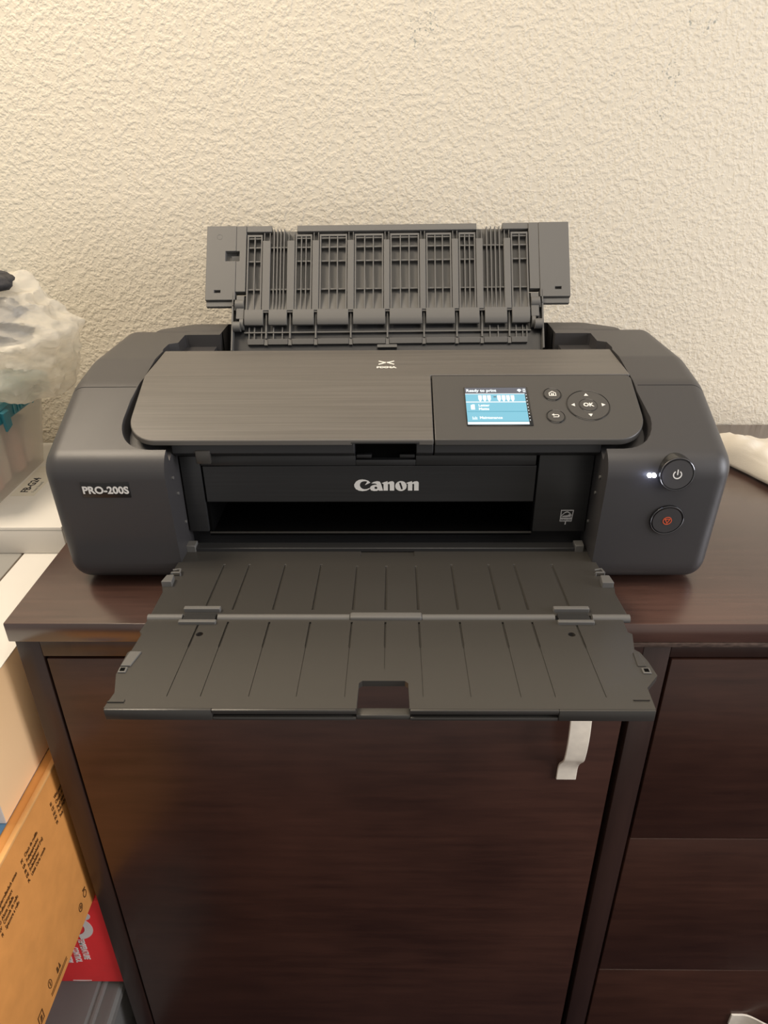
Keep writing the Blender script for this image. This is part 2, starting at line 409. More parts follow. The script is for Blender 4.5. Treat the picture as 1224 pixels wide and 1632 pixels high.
# ------------------------------------------------------------------ printer
prn = thing('printer', 'large black inkjet photo printer with raised rear tray and lowered front tray on the cabinet', 'printer')
SURF = lambda y: .146 + .433 * y           # sloping upper front of the case
PROF = ccw(fillet([(.290, .003, .02), (.010, .003, .030), (.0, .146, .026), (.104, .1910, .05), (.16, .2, .05), (.290, .2, .018)], 8))
def pod(sign):
    XO, XI, r = .3275, .2085, .018
    rings = [[(sign * XI, p[0], p[1]) for p in PROF], [(sign * (XO - r), p[0], p[1]) for p in PROF]]
    for k in range(1, 9):
        a = PI / 2 * k / 8
        q = inset(PROF, r * (1 - math.cos(a)))
        rings.append([(sign * (XO - r + r * math.sin(a)), p[0], p[1]) for p in q])
    b = NB(); loft(b, rings)
    return obj('side_housing', b, M['shell'], prn, bev=.0006)
FOLD = .1130
def plan(hw, yf, rad, yb, seg=8):
    pts = fillet([(-hw, yf, rad), (hw, yf, rad), (hw, yb, 0), (-hw, yb, 0)], seg)
    return ccw(pts)
def lid_cutter():
    b = NB()
    hw, yf = .2545, .0215
    low = plan(hw, yf, .034, .1965); 
    lowz = lambda y: (SURF(y) - .016) if y <= FOLD else SURF(FOLD) - .016
    # split the outline at the fold
    def solid(lo):
        up = []
        cx, cy = 0, .11
        for (x, y) in lo:
            dx = .0065 if abs(x) > .2 else .0
            k = min(1, max(0, (.06 - y) / .03))
            up.append((x + math.copysign((.0075 if y < .1 else .0004), x) * (1 if abs(x) > .21 else .0), y - .009 * k))
        prism(b, [(x, y, lowz(y)) for x, y in lo], [(x * 1.0, y, SURF(min(y, FOLD)) + .012 if y <= FOLD else .24) for x, y in up])
    front = [p for p in low if p[1] < .1] + [(hw - .002, FOLD), (-hw + .002, FOLD)]
    solid(ccw(front))
    return b
def lid_back_cutter():
    b = NB(); hw = .2524; z0 = SURF(FOLD) - .016
    prism(b, [(-hw, FOLD - .0005, z0), (hw, FOLD - .0005, z0), (hw, .197, z0), (-hw, .197, z0)],
          [(-hw - .001, FOLD - .0005, .24), (hw + .001, FOLD - .0005, .24), (hw + .001, .197, .24), (-hw - .001, .197, .24)])
    return b
def trough_cutter():
    b = NB()
    for s in (-1, 1):
        o = [(.2075, .19), (.2535, .19), (.2545, .199), (.2540, .2180), (.2445, .2235), (.2455, .258), (.2405, .2590), (.2075, .2590)]
        prism(b, [(s * x, y, .1855) for x, y in o], [(s * (x + (.0015 if x > .2 else 0)), y + (.001 if y > .2 else 0), .23) for x, y in o])
    return b
def seam_cutter():
    b = NB(); box(b, -.34, -.2560, .0970, .0979, .165, .23); box(b, .2560, .34, .0970, .0979, .165, .23)
    return b
pods = []
for s in (-1, 1):
    p_ = pod(s); pods.append(p_)
    for c_ in (lid_cutter, lid_back_cutter, trough_cutter, seam_cutter): boolean(p_, c_())
left_pod, right_pod = pods
# the rear hump that ties the two sides together
hp = ccw(fillet([(-.288, .27, .0), (.288, .27, .0), (.288, .288, .012), (.247, .316, .03), (-.247, .316, .03), (-.288, .288, .012)], 8))
b = NB(); hi = inset(hp, .004)
loft(b, [[(x, y, .02) for x, y in hp], [(x, y, .1965) for x, y in hp], [(x, y, .1993) for x, y in inset(hp, .0015)], [(x, y, .2004) for x, y in inset(hp, .005)]])
hump = obj('rear_housing', b, M['shell'], prn)
b = NB(); prism(b, [(-.2035, .25, .150), (.2035, .25, .150), (.2035, .3105, .150), (-.2035, .3105, .150)], [(-.2035, .25, .23), (.2035, .25, .23), (.2035, .3105, .23), (-.2035, .3105, .23)])
boolean(hump, b)
for x0, x1 in ((-.2425, -.2035), (.2035, .2425)):
    b = NB(); box(b, x0, x1, .2585, .275, .15, .2003); obj('rear_ledge', b, M['shell'], prn)
# chassis blocks
b = NB()
box(b, -.2083, .2083, .062, .195, .1335, .165)
box(b, -.2083, .2083, .060, .27, .006, .0405)
box(b, -.2083, .2083, .215, .27, .04, .164)
box(b, -.2083, -.184, .060, .22, .04, .134); box(b, .152, .2083, .060, .22, .04, .134)
box(b, -.2083, .2083, .19, .31, .150, .1655)
obj('chassis', b, M['inner'], prn)
b = NB(); box(b, -.1866, .1526, .0485, .2145, .0406, .0425); box(b, -.1866, -.1838, .0496, .2, .0425, .1225); box(b, .1515, .1528, .0496, .2, .0425, .1225); box(b, -.184, .152, .2, .2148, .0425, .1332); obj('paper_slot', b, M['void'], prn)
for x in (-.27, .27):
    for y in (.05, .25):
        b = NB(); cyl(b, (x, y, 0), (x, y, .0060), .010, 20, .011); obj('foot', b, M['foot'], prn)

# brushed lid ----------------------------------------------------------
zf = lambda y: SURF(y) if y <= FOLD + 1e-6 else SURF(FOLD) + (y - FOLD) * .055
def lid_solid(outline, fold_idx, th):
    """slab on the sloping front and flat top; fold_idx: outline indices where the fold runs across"""
    b = NB(); n = len(outline)
    top = [b.verts.new((x, y, zf(y))) for x, y in outline]; bot = [b.verts.new((x, y, zf(y) - th)) for x, y in outline]
    loops = [list(range(n))]
    if fold_idx:
        i, j = fold_idx            # back part: i..j, front part: j..i
        back = list(range(i, j + 1)); front = list(range(j, n)) + list(range(0, i + 1)); loops = [front, back]
    for l in loops:
        b.faces.new([top[k] for k in l]); b.faces.new([bot[k] for k in l][::-1])
    for k in range(n):
        m_ = (k + 1) % n; b.faces.new((top[m_], top[k], bot[k], bot[m_]))
    return b
HW, LF, XS = .2516, .0275, .0462
arcL = fillet([(-HW, LF, .030), (XS, LF, 0), (XS, FOLD, 0), (-HW, FOLD, 0)], 10)[:11]      # the rounded lower left corner
outl_ = arcL + [(XS, LF), (XS, FOLD), (XS + .0013, FOLD), (HW - .0001, FOLD), (HW - .0003, .1915), (-HW + .0003, .1915), (-HW + .0001, FOLD)]
k0 = len(arcL)
def lid_build():
    o_ = outl_; n = len(o_); b = NB()
    top = [b.verts.new((x, y, zf(y))) for x, y in o_]; bot = [b.verts.new((x, y, zf(y) - .0055)) for x, y in o_]
    front = list(range(0, k0 + 2)) + [n - 1]; back = [k0 + 1, k0 + 2, k0 + 3, k0 + 4, k0 + 5, n - 1]
    for l in (front, back):
        b.faces.new([top[k] for k in l]); b.faces.new([bot[k] for k in l][::-1])
    for k in range(n):
        m_ = (k + 1) % n; b.faces.new((top[m_], top[k], bot[k], bot[m_]))
    return b
lid = obj('top_lid', lid_build(), M['brushed'], prn, bev=.0008)
frontR = ccw(fillet([(XS + .0013, LF, 0), (HW, LF, .030), (HW, FOLD - .0012, .006), (XS + .0013, FOLD - .0012, 0)], 10))
panel = obj('control_panel', lid_solid(frontR, None, .0060), M['panel'], prn, bev=.0008)
cut = NB(); box(cut, -.0318, .0318, .01, .060, .13, .1552); boolean(lid, cut)
# lip under the lid and the panel
def lip(x0, x1):
    b = NB(); y0 = LF + .0035
    pr = [(y0, .1540), (y0 - .001, .1430), (y0 + .010, .1355), (.064, .1355), (.064, .164)]
    prism(b, [(x0, y, z) for y, z in pr], [(x1, y, z) for y, z in pr]); return b
for x0, x1 in ((-.2075, -.0300), (.0300, XS)): obj('lid_lip', lip(x0, x1), M['inner'], lid, bev=.0006)
obj('panel_lip', lip(XS + .0013, .2075), M['inner'], panel, bev=.0006)
# grip: flap above a dark finger recess
b = NB(); box(b, -.0330, .0330, LF - .0004, LF + .006, .1540, .1556, .0006); obj('grip_flap', b, M['cover'], lid)
b = NB(); box(b, -.0300, .0300, .0525, .0618, .1285, .1552); obj('grip_recess', b, M['void'], prn)
for x0 in (-.029, .014):
    b = NB(); box(b, x0, x0 + .015, .046, .052, .131, .1345, .0004); obj('latch_catch', b, M['inner'], prn)

# emblem on the lid: crossed mark over small wordmark
b = NB()
for sx in (-1, 1):
    for sy in (-1, 1):
        flat(b, [(sx * .0004, -.0022 * 1), (sx * .0004, .0022), (sx * .0022, sy * .0022), (sx * .0082, sy * .0062), (sx * .0086, sy * .0040), (sx * .0036, sy * .0004)] if sx * sy > 0 else
             [(sx * .0004, -.0022), (sx * .0004, .0022), (sx * .0022, sy * .0022), (sx * .0082, sy * .0062), (sx * .0086, sy * .0040), (sx * .0036, sy * .0004)][::-1], h=.0002)
emb = obj('emblem', place(b, (.0002, .1495, zf(.1495) + .0001), (1, 0, 0), (0, 1, .055)), M['print'], lid, smooth=False)
text('wordmark', 'PIXMA', .0062, (.0002, .1335, zf(.1335)), (1, 0, 0), (0, 1, .055), M['print'], lid, bold=.0003, sx=1.15, align='CENTER')

# control panel details -------------------------------------------------
SN = Vector((0, -.433, 1)).normalized(); SU = Vector((0, 1, .433)).normalized()
def ps(x, y, h=0.0): return Vector((x, y, SURF(y))) + SN * h
c = ps(.1113, .0695)
b = NB(); box(b, -.0323, .0323, -.0275, .0275, -.0004, .0008, .0003); scr = obj('screen_frame', place(b, c, (1, 0, 0), SU), M['gloss'], panel)
M['scr_bg'] = emit('screen_blue', (.26, .62, .76), 1.0)
M['scr_bar'] = emit('screen_bar', (.16, .16, .18), 1.0)
M['scr_white'] = emit('screen_white', (.95, 1, 1), 1.15)
M['scr_line'] = emit('screen_line', (.05, .28, .38), 1.0)
M['scr_pale'] = emit('screen_pale', (.42, .82, .90), 1.0)
def pt(bm): return place(bm, c + SN * .0009, (1, 0, 0), SU)
b = NB(); box(b, -.0312, .0285, -.0262, .0172, 0, .0002); obj('screen', pt(b), M['scr_bg'], panel, smooth=False)
b = NB(); box(b, -.0312, .0305, .0176, .0262, 0, .0002); obj('status_bar', pt(b), M['scr_bar'], panel, smooth=False)
b = NB()
for (z0, z1) in ((-.0056, .0060), (-.0208, -.0066), (-.0262, -.0218)): box(b, -.0312, .0285, z0 if z0 > -.02 else z0, z1, .0002, .0003) if False else None
box(b, -.0306, .0283, -.0087, -.0084, .0002, .0004); box(b, -.0306, .0283, -.0226, -.0221, .0002, .0004)
obj('menu_rule', pt(b), M['scr_line'], panel, smooth=False)
b = NB(); box(b, -.0312, .0285, .0046, .0056, .0002, .0004); box(b, -.0312, .0285, .0166, .0172, .0002, .0004); box(b, -.0312, .0285, -.0262, -.0230, .0002, .0003)
for i in range(8):      # ink levels
    x = -.0185 + i * .0045 + (.001 if i > 2 else 0)
    if i == 3: continue
    flat(b, [(x, .0148), (x + .0036, .0148), (x + .0036, .0092), (x + .0024, .0062), (x + .0012, .0062), (x, .0092)][::-1], z=.0002, h=.0002)
box(b, -.0268, -.0228, -.0056, .0008, .0002, .0004); box(b, -.0255, -.0228, .0008, .0016, .0002, .0004)
for k, hgt in enumerate((.0040, .0026, .0040, .0032)): box(b, -.0262 + k * .0013, -.0255 + k * .0013, -.0196, -.0196 + hgt, .0002, .0004)
for k in range(9): box(b, .0294, .0302, .0150 - k * .0045, .0160 - k * .0045, .0002, .0004)
flat(b, [(.0212, .0222), (.0226, .0238), (.0244, .0238), (.0258, .0222), (.0235, .0194)], z=.0002, h=.0002)
flat(b, [(.0272, .0194), (.0296, .0194), (.0296, .0240), (.0272, .0240)], [[(.0279, .0202), (.0289, .0202), (.0289, .0232), (.0279, .0232)]], z=.0002, h=.0002)
merge(b, place(text_bm('Ready to print', .0052, bold=.00012), (-.0302, .0200, .0003), (1, 0, 0), (0, 1, 0)))
merge(b, place(text_bm('Letter', .0044, bold=.00012), (-.0192, -.0012, .0003), (1, 0, 0), (0, 1, 0)))
merge(b, place(text_bm('Matte', .0044, bold=.00012), (-.0192, -.0062, .0003), (1, 0, 0), (0, 1, 0)))
merge(b, place(text_bm('Maintenance', .0044, bold=.00012), (-.0192, -.0186, .0003), (1, 0, 0), (0, 1, 0)))
obj('screen_icons', pt(b), M['scr_white'], panel, smooth=False)
b = NB(); box(b, -.0032, -.0004, .0118, .0130, .0003, .0005); obj('ink_mark', pt(b), M['scr_bar'], panel, smooth=False)

def pbutton(name, x, y, r, icon=None):
    b = NB(); disc(b, ps(x, y), SN, SU, r, r, -.0005, .0009, rx1=r - .0006, ry1=r - .0006); o = obj(name, b, M['panel'], panel, angle=50)
    b = NB(); torus(b, ps(x, y, .0003), SN, SU, r + .0004, .00042); obj('button_ring', b, M['gloss'], panel)
    return o
pbutton('home_button', .1676, .0850, .0086)
pbutton('return_button', .1668, .0560, .0086)
b = NB(); torus(b, ps(.2010, .0705, .0002), SN, SU, .0212, .00042, 64); obj('navigation_ring', b, M['gloss'], panel)
b = NB(); disc(b, ps(.2010, .0705), SN, SU, .0206, .0206, -.0006, .0005, rx1=.0203, ry1=.0203, n=56); obj('navigation_pad', b, M['panel'], panel, angle=50)
pbutton('ok_button', .2010, .0703, .0086)
def icon(name, shapes, x, y, h=.0010, mat='print'):
    b = NB()
    for s in shapes: flat(b, s[0], s[1:] if len(s) > 1 else ())
    return obj(name, place(b, ps(x, y, h), (1, 0, 0), SU), M[mat], panel, smooth=False)
icon('home_icon', [([(-.0036, -.0032), (.0036, -.0032), (.0036, .0012), (0, .0038), (-.0036, .0012)], [(-.0028, -.0025), (.0028, -.0025), (.0028, .0008), (0, .0028), (-.0028, .0008)]),
                   ([(-.0014, -.0028), (-.0003, -.0028), (-.0003, .0006), (-.0014, .0006)],), ([(.0003, -.0028), (.0014, -.0028), (.0014, .0006), (.0003, .0006)],)], .1676, .0850)
arc = [(.0014 + .0019 * math.cos(a), -.0001 + .0019 * math.sin(a)) for a in [PI / 2 - PI * i / 10 for i in range(11)]]
arci = [(.0014 + .0011 * math.cos(a), -.0001 + .0011 * math.sin(a)) for a in [-PI / 2 + PI * i / 10 for i in range(11)]]
icon('return_icon', [([(-.0018, .0018)] + arc + [(-.0028, -.0020), (-.0028, -.0012)] + arci + [(-.0018, .0010)],), ([(-.0040, .0014), (-.0016, .0030), (-.0016, -.0002)],)], .1668, .0560)
for (dx, dy, rot) in ((0, .0146, 0), (-.0150, 0, 1), (0, -.0146, 2), (.0150, 0, 3)):
    tri = [(0, .0019), (-.0022, -.0017), (.0022, -.0017)]; ca, sa = math.cos(rot * PI / 2), math.sin(rot * PI / 2)
    b = NB(); flat(b, [(x * ca - y * sa, x * sa + y * ca) for x, y in tri])
    obj('arrow_mark', place(b, ps(.2010, .0705, .0006) + Vector((dx, 0, 0)) + SU * dy, (1, 0, 0), SU), M['print'], panel, smooth=False)
text('ok_mark', 'OK', .0068, ps(.2010, .0705, .0010) - SU * .0024, (1, 0, 0), SU, M['print'], panel, bold=.0002, align='CENTER')

# front of the paper path -------------------------------------------------
FY = .0456
b = NB(); box(b, -.1860, -.0300, FY, .062, .1228, .1338, .0008); box(b, .0300, .1500, FY, .062, .1228, .1338, .0008); box(b, -.0300, .0300, FY, .062, .1228, .1290, .0008)
obj('cover_strip', b, M['cover'], prn)
b = NB(); prism(b, [(-.1850, FY + .0008, .1220), (-.1850, FY + .0010, .0815), (-.1850, FY + .0055, .0790), (-.1850, .062, .0790), (-.1850, .062, .1220)],
                [(.1512, FY + .0008, .1220), (.1512, FY + .0010, .0815), (.1512, FY + .0055, .0790), (.1512, .062, .0790), (.1512, .062, .1220)])
hl_ = NB(); box(hl_, -.1850, -.1705, LF + .0005, LF + .006, .1325, .1465, .0012); obj('hinge_lug', hl_, M['tray'], prn)
cov = obj('front_cover', b, M['cover'], prn, bev=.0006)
b = NB(); prism(b, [(-.168, .064, .0768), (-.168, .078, .0768), (-.168, .078, .0800), (-.168, .064, .0800)], [(.138, .064, .0768), (.138, .078, .0768), (.138, .078, .0800), (.138, .064, .0800)])
obj('paper_guide', b, M['tray'], prn)
b = NB(); box(b, -.2070, -.1868, FY + .0005, .064, .0465, .1330, .0008); colL = obj('front_column', b, M['cover'], prn)
b = NB(); box(b, .1530, .2075, FY, .064, .0465, .1338, .0008); colR = obj('front_column', b, M['cover'], prn)
b = NB(); box(b, -.1865, .1525, FY + .001, FY + .0028, .0435, .0456, .0006); obj('slot_edge', b, M['tray'], prn)
for s in (-1, 1):
    for (y, z) in ((.022, .121), (.030, .100), (.040, .062)):
        b = NB(); cyl(b, (s * .2087, y, z), (s * .2072, y, z), .0016, 10); obj('pivot_pin', b, M['support'], prn)

# maker's wordmark on the front cover (drawn by hand in outline)
def canon():
    S = .0656 / 904.0            # outline units -> metres
    T = lambda pts: [((x - 573) * S, (200 - y) * S) for x, y in pts]
    b = NB()
    cap = [(348, 160), (322, 132), (282, 116), (235, 109), (186, 117), (146, 144), (121, 190), (125, 226), (146, 261), (187, 283), (237, 291), (291, 283), (331, 263), (348, 238),
           (330, 246), (300, 259), (266, 263), (237, 256), (212, 236), (200, 206), (205, 172), (222, 149), (250, 137), (280, 136), (306, 143), (290, 172), (270, 198)]
    flat(b, T(cap)[::-1])
    a_ = [(362, 168), (396, 148), (440, 137), (476, 143), (493, 166), (526, 283), (470, 285), (461, 274), (440, 287), (396, 289), (358, 279), (342, 252), (348, 222), (375, 202), (410, 193), (438, 196), (434, 180), (412, 171), (384, 172)]
    flat(b, T(a_)[::-1], [T(ell(425, 240, 21, 20, 16))[::-1]])
    nn = [(508, 166), (545, 150), (588, 138), (592, 160), (620, 143), (655, 138), (676, 148), (683, 165), (683, 283), (620, 283), (620, 190), (612, 176), (594, 182), (594, 283), (533, 283), (533, 180), (520, 174)]
    flat(b, T(nn)[::-1]); flat(b, T([(x + 342, y) for x, y in nn])[::-1])
    flat(b, T(ell(777, 213, 80, 77, 32))[::-1], [T([(748, 162), (775, 157), (805, 260), (780, 268)])])
    return b
obj('wordmark', place(canon(), (.0005, FY + .0006, .1006), (1, 0, 0), (0, 0, 1)), M['print'], cov, smooth=False)
# energy mark on the right column
b = NB()
flat(b, [(-.0062, -.0068), (.0062, -.0068), (.0066, .0068), (-.0066, .0068)], [[(-.0054, -.0024), (-.0057, .0058), (.0057, .0058), (.0054, -.0024)][::-1]])
arcs = [(-.0054 + .0108 * i / 12, .0004 + .0046 * math.sin(PI * i / 12)) for i in range(13)]; arc2 = [(x, y - .0011) for x, y in arcs][::-1]
flat(b, arcs + arc2)
flat(b, [(-.0054, -.0012), (-.0030, .0000), (.0010, .0004), (.0030, .0022), (.0038, .0010), (.0052, .0008), (.0042, -.0004), (.0046, -.0018), (.0030, -.0012), (.0, -.0016)])
flat(b, [(-.0006, -.0105), (.0006, -.0105), (.0006, -.0068), (-.0006, -.0068)])
em = obj('energy_emblem', place(b, (.1868, FY - .0003, .0655), (1, 0, 0), (.05, 0, 1)), M['greyprint'], colR, smooth=False)
text('emblem_text', 'ENERGY STAR', .0024, (.1866, FY - .0007, .0599), (1, 0, 0), (0, 0, 1), M['label'], colR, align='CENTER', sx=.75)

# name plate and buttons on the housings ----------------------------------
LEAN = math.atan2(.010, .143)
PN = Vector((0, -math.cos(LEAN), -math.sin(LEAN))); PU = Vector((0, -math.sin(LEAN), math.cos(LEAN)))
def pf(x, z, h=0.0): return Vector((x, .010 * (.146 - z) / .143, z)) + PN * h
b = NB(); box(b, -.0232, .0232, -.0085, .0085, -.0005, .0007, .0004); npl = obj('name_plate', place(b, pf(-.2675, .1180), (1, 0, 0), PU), M['label'], left_pod)
text('plate_text', 'PRO-200S', .0108, pf(-.2675, .1143, .0007), (1, 0, 0), PU, M['print'], left_pod, bold=.00035, align='CENTER', sx=.98)
BN = Vector((0, -1, .10)).normalized(); BU = Vector((0, .10, 1)).normalized()
def hbutton(name, x, z, r, nrm, up, out):
    cc = pf(x, z); 
    b = NB(); disc(b, cc, nrm, up, r + .0022, r + .0022, -.012, out, 56, r + .0014, r + .0014); o = obj(name, b, M['gloss'], right_pod, angle=50)
    b = NB(); disc(b, cc, nrm, up, r - .0004, r - .0004, -.004, out + .0011, 48, r - .0012, r - .0012); obj('button_cap', b, M['shell'], right_pod, angle=50)
    b = NB(); torus(b, cc, nrm, up, r + .0005, .0006, 56, 8, 1, out + .0003); obj('button_ring', b, M['ring'], right_pod)
    return cc + nrm * (out + .0012)
cp_ = hbutton('power_button', .2715, .1345, .0152, BN, BU, .0024)
b = NB()
oa = [(.0042 * math.sin(a), .0042 * math.cos(a)) for a in [math.radians(35 + 290 * i / 24) for i in range(25)]]
ia = [(.0032 * math.sin(a), .0032 * math.cos(a)) for a in [math.radians(325 - 290 * i / 24) for i in range(25)]]
flat(b, (oa + ia)[::-1]); flat(b, [(-.0005, -.0002), (.0005, -.0002), (.0005, .0050), (-.0005, .0050)])
obj('power_icon', place(b, cp_, (1, 0, 0), BU), M['print'], right_pod, smooth=False)
cs_ = hbutton('stop_button', .2728, .0835, .0150, PN, PU, .0012)
b = NB(); flat(b, ell(0, 0, .0044, .0044, 32), [ell(0, 0, .0036, .0036, 32)[::-1]])
flat(b, [(-.0030, .0021), (0, -.0034), (.0030, .0021)], [[(-.0016, .0013), (0, -.0017), (.0016, .0013)][::-1]])
obj('stop_icon', place(b, cs_, (1, 0, 0), PU), M['redprint'], right_pod, smooth=False)
b = NB()
for x in (.2470, .2512): disc(b, pf(x, .1328, .001), PN, PU, .0020, .0020, -.002, .0006, 16)
led = obj('status_light', b, M['led'], right_pod)
pl_ = bpy.data.lights.new('status_light_glow', 'POINT'); pl_.energy = .006; pl_.color = (.55, .62, 1.0); pl_.shadow_soft_size = .003
plo = bpy.data.objects.new('status_light_glow', pl_); COL.objects.link(plo); plo.location = pf(.2491, .1328, .008)

# output tray -------------------------------------------------------------
SL = .06
TZ = lambda y: .030 + SL * (.0456 - y)
TN = Vector((0, SL, 1)).normalized()
GX = [-.1635, -.138, -.1015, -.0655, -.029, .0005, .030, .0658, .1032, .129, .1668]
ot = bpy.data.objects.new('output_tray', None); COL.objects.link(ot); ot.parent = prn
def slab(poly, top=0.0, th=.0055):
    b = NB(); poly = ccw(poly)
    prism(b, [(x, y, TZ(y) + top - th) for x, y in poly], [(x, y, TZ(y) + top) for x, y in poly]); return b
HY = -.093
o1 = slab([(-.2115, .0440), (.2110, .0440), (.2135, -.0150), (.2185, -.0240), (.2175, -.0400), (.2150, -.0520), (.2155, HY + .0035), (-.2105, HY + .0035), (-.2110, -.0500), (-.2150, -.0380), (-.2150, -.0200), (-.2125, -.0120)])
inner = obj('inner_section', o1, M['tray'], ot, bev=.0006)
cut = NB()
for i, x in enumerate(GX):
    box(cut, x - .0008, x + .0008, -.080, .0035 if i not in (4, 5, 6) else .0, TZ(-.04) - .004 - .0004 + 0.0, .06)
# grooves follow the slope
for v in cut.verts: v.co.z = (TZ(v.co.y) - .0016) if v.co.z < .05 else .06
boolean(inner, cut)
cut = NB(); box(cut, -.0265, .0290, .0215, .0330, .0300, .05)
for v in cut.verts: v.co.z = (TZ(v.co.y) - .0012) if v.co.z < .04 else .05
boolean(inner, cut)
b = slab([(-.2040, .0445), (.2020, .0445), (.2020, .0310), (-.2040, .0310)], .0042, .0050); obj('back_bar', b, M['cover'], ot, bev=.001)
for q_ in ([(-.2095, .0425), (-.1995, .0425), (-.1990, .0300), (-.2090, .0300)], [(.1960, .0425), (.2060, .0425), (.2050, .0300), (.1960, .0300)]):
    obj('bar_end', slab(q_, .0075, .0090), M['support'], ot, bev=.0008)
# outer section with stepped edges and the finger cut-out
outl = [(-.2100, HY - .0035), (-.2115, -.1150), (-.2085, -.1180), (-.2095, -.1420), (-.2118, -.1450), (-.2112, -.1739), (-.2045, -.1960), (-.2065, -.2133),
        (-.0195, -.2133), (-.0195, -.2080), (-.0190, -.1840), (-.0165, -.1812), (.0165, -.1812), (.0190, -.1840), (.0195, -.2080), (.0195, -.2133),
        (.1994, -.2133), (.2010, -.1890), (.2135, -.1740), (.2120, -.1560), (.2094, -.1440), (.2060, -.1400), (.2110, -.1180), (.2080, -.1150), (.2090, HY - .0035)]
outer = obj('outer_section', slab(outl), M['tray'], ot, bev=.0006)
cut = NB()
for i, x in enumerate(GX):
    if i == 5: y1 = -.166
    else: y1 = -.200
    box(cut, x - .0009, x + .0009, -.1370, -.1000, .02, .07, mat=0)
    box(cut, x - .00035, x + .00035, y1, -.1372, .01, .07)
for v in cut.verts:
    z = v.co.z
    v.co.z = .07 if z > .05 else (TZ(v.co.y) - (.0018 if z > .015 else .0007))
boolean(outer, cut)
cut = NB()
for x in (-.1588, .1594): cyl(cut, (x, -.1187, .02), (x, -.1187, .06), .0031, 20)
boolean(outer, cut)
rim_z = TZ(-.2133)
for q_ in ((-.2063, -.1265, -.2150, -.2095, rim_z - .0105, rim_z - .0002, .0008), (.1290, .1994, -.2150, -.2095, rim_z - .0105, rim_z - .0002, .0008),
           (-.1265, -.0200, -.2150, -.2095, rim_z - .0032, rim_z - .0002, .0006), (-.1265, -.0200, -.2145, -.2105, rim_z - .0108, rim_z - .0078, .0006),
           (.0200, .1290, -.2150, -.2095, rim_z - .0032, rim_z - .0002, .0006), (.0200, .1290, -.2145, -.2105, rim_z - .0108, rim_z - .0078, .0006),
           (-.0200, .0200, -.2140, -.2060, rim_z - .0105, rim_z - .0060, .0008)):
    b = NB(); box(b, *q_); obj('front_rim', b, M['tray'], ot)
# hinge bar between the sections
def tube(p0, p1, r): b = NB(); cyl(b, p0, p1, r, 16); return b
zb_ = TZ(HY)
for x0, x1 in ((-.2110, -.1800), (-.1485, -.0312), (.0330, .1500), (.1830, .2160)):
    obj('hinge_bar', tube((x0, HY, zb_ - .0010), (x1, HY, zb_ - .0010), .0038), M['support'], ot)
b = NB(); box(b, -.0310, .0328, HY - .0042, HY + .0042, zb_ - .005, zb_ + .0034, .0018, 3); obj('hinge_grip', b, M['support'], ot)
for x0, x1 in ((-.1812, -.1482), (.1508, .1825)):
    b = slab([(x0 + .002, -.0880), (x1 - .002, -.0880), (x1 - .002, -.0990), (x0 + .002, -.0990)], .0016, .004)
    hb = obj('hinge_block', b, M['cover'], ot, bev=.0006)
    obj('hinge_lip', slab([(x0, -.0800), (x1, -.0800), (x1, -.0850), (x0, -.0850)], .0042, .006), M['support'], ot, bev=.0007)
    obj('hinge_lip', slab([(x0, -.1000), (x1, -.1000), (x1, -.1042), (x0, -.1042)], .0030, .006), M['support'], ot, bev=.0007)
# little tabs on the sides
b = slab([(-.2145, -.0400), (-.2045, -.0400), (-.2055, -.0270), (-.2125, -.0270)], .0060, .0075); obj('side_tab', b, M['support'], ot, bev=.0006)
b = slab([(.2050, -.0420), (.2160, -.0420), (.2150, -.0280), (.2065, -.0280)], .0060, .0075); obj('side_tab', b, M['support'], ot, bev=.0006)
for x in (-.2065, .2090):
    b = NB()
    for (a, e) in (((-.004, -.0190), (.004, -.0190)), ((.004, -.0190), (.0030, -.0120)), ((.0030, -.0120), (-.0040, -.0140))):
        cyl(b, (x + a[0], a[1], TZ(a[1]) + .0035), (x + e[0], e[1], TZ(e[1]) + .0035), .0009, 8)
    cyl(b, (x - .004, -.0190, TZ(-.019) - .002), (x - .004, -.0190, TZ(-.019) + .0035), .0010, 8); cyl(b, (x + .004, -.0190, TZ(-.019) - .002), (x + .004, -.0190, TZ(-.019) + .0035), .0010, 8)
    obj('wire_catch', b, M['support'], ot)
b = slab([(-.2110, -.1640), (-.2030, -.1640), (-.2000, -.1450), (-.2095, -.1450)], .0014, .0030); obj('edge_tab', b, M['support'], ot, bev=.0005)
b = slab([(.2015, -.1630), (.2085, -.1630), (.2075, -.1450), (.2030, -.1450)], .0010, .0030); obj('edge_tab', b, M['tray'], ot, bev=.0005)
for x, y in ((-.2075, -.1690), (.2065, -.1690)):
    b = NB(); s_ = .0032
    box(b, x - s_, x + s_, y - s_, y + s_, TZ(y) - .001, TZ(y) + .0012); hl = obj('catch_frame', b, M['support'], ot, bev=.0004)
    b = NB(); box(b, x - .0018, x + .0018, y - .0018, y + .0018, TZ(y) + .0004, TZ(y) + .0015); obj('catch_hole', b, M['void'], ot)
for q_ in ([(-.2060, -.2075), (-.1935, -.2075), (-.1935, -.2045), (-.2040, -.2045)], [(.1860, -.2040), (.1980, -.2040), (.1980, -.2030), (.1860, -.2030)]):
    obj('edge_rib', slab(q_, .0010, .0020), M['tray'], ot)

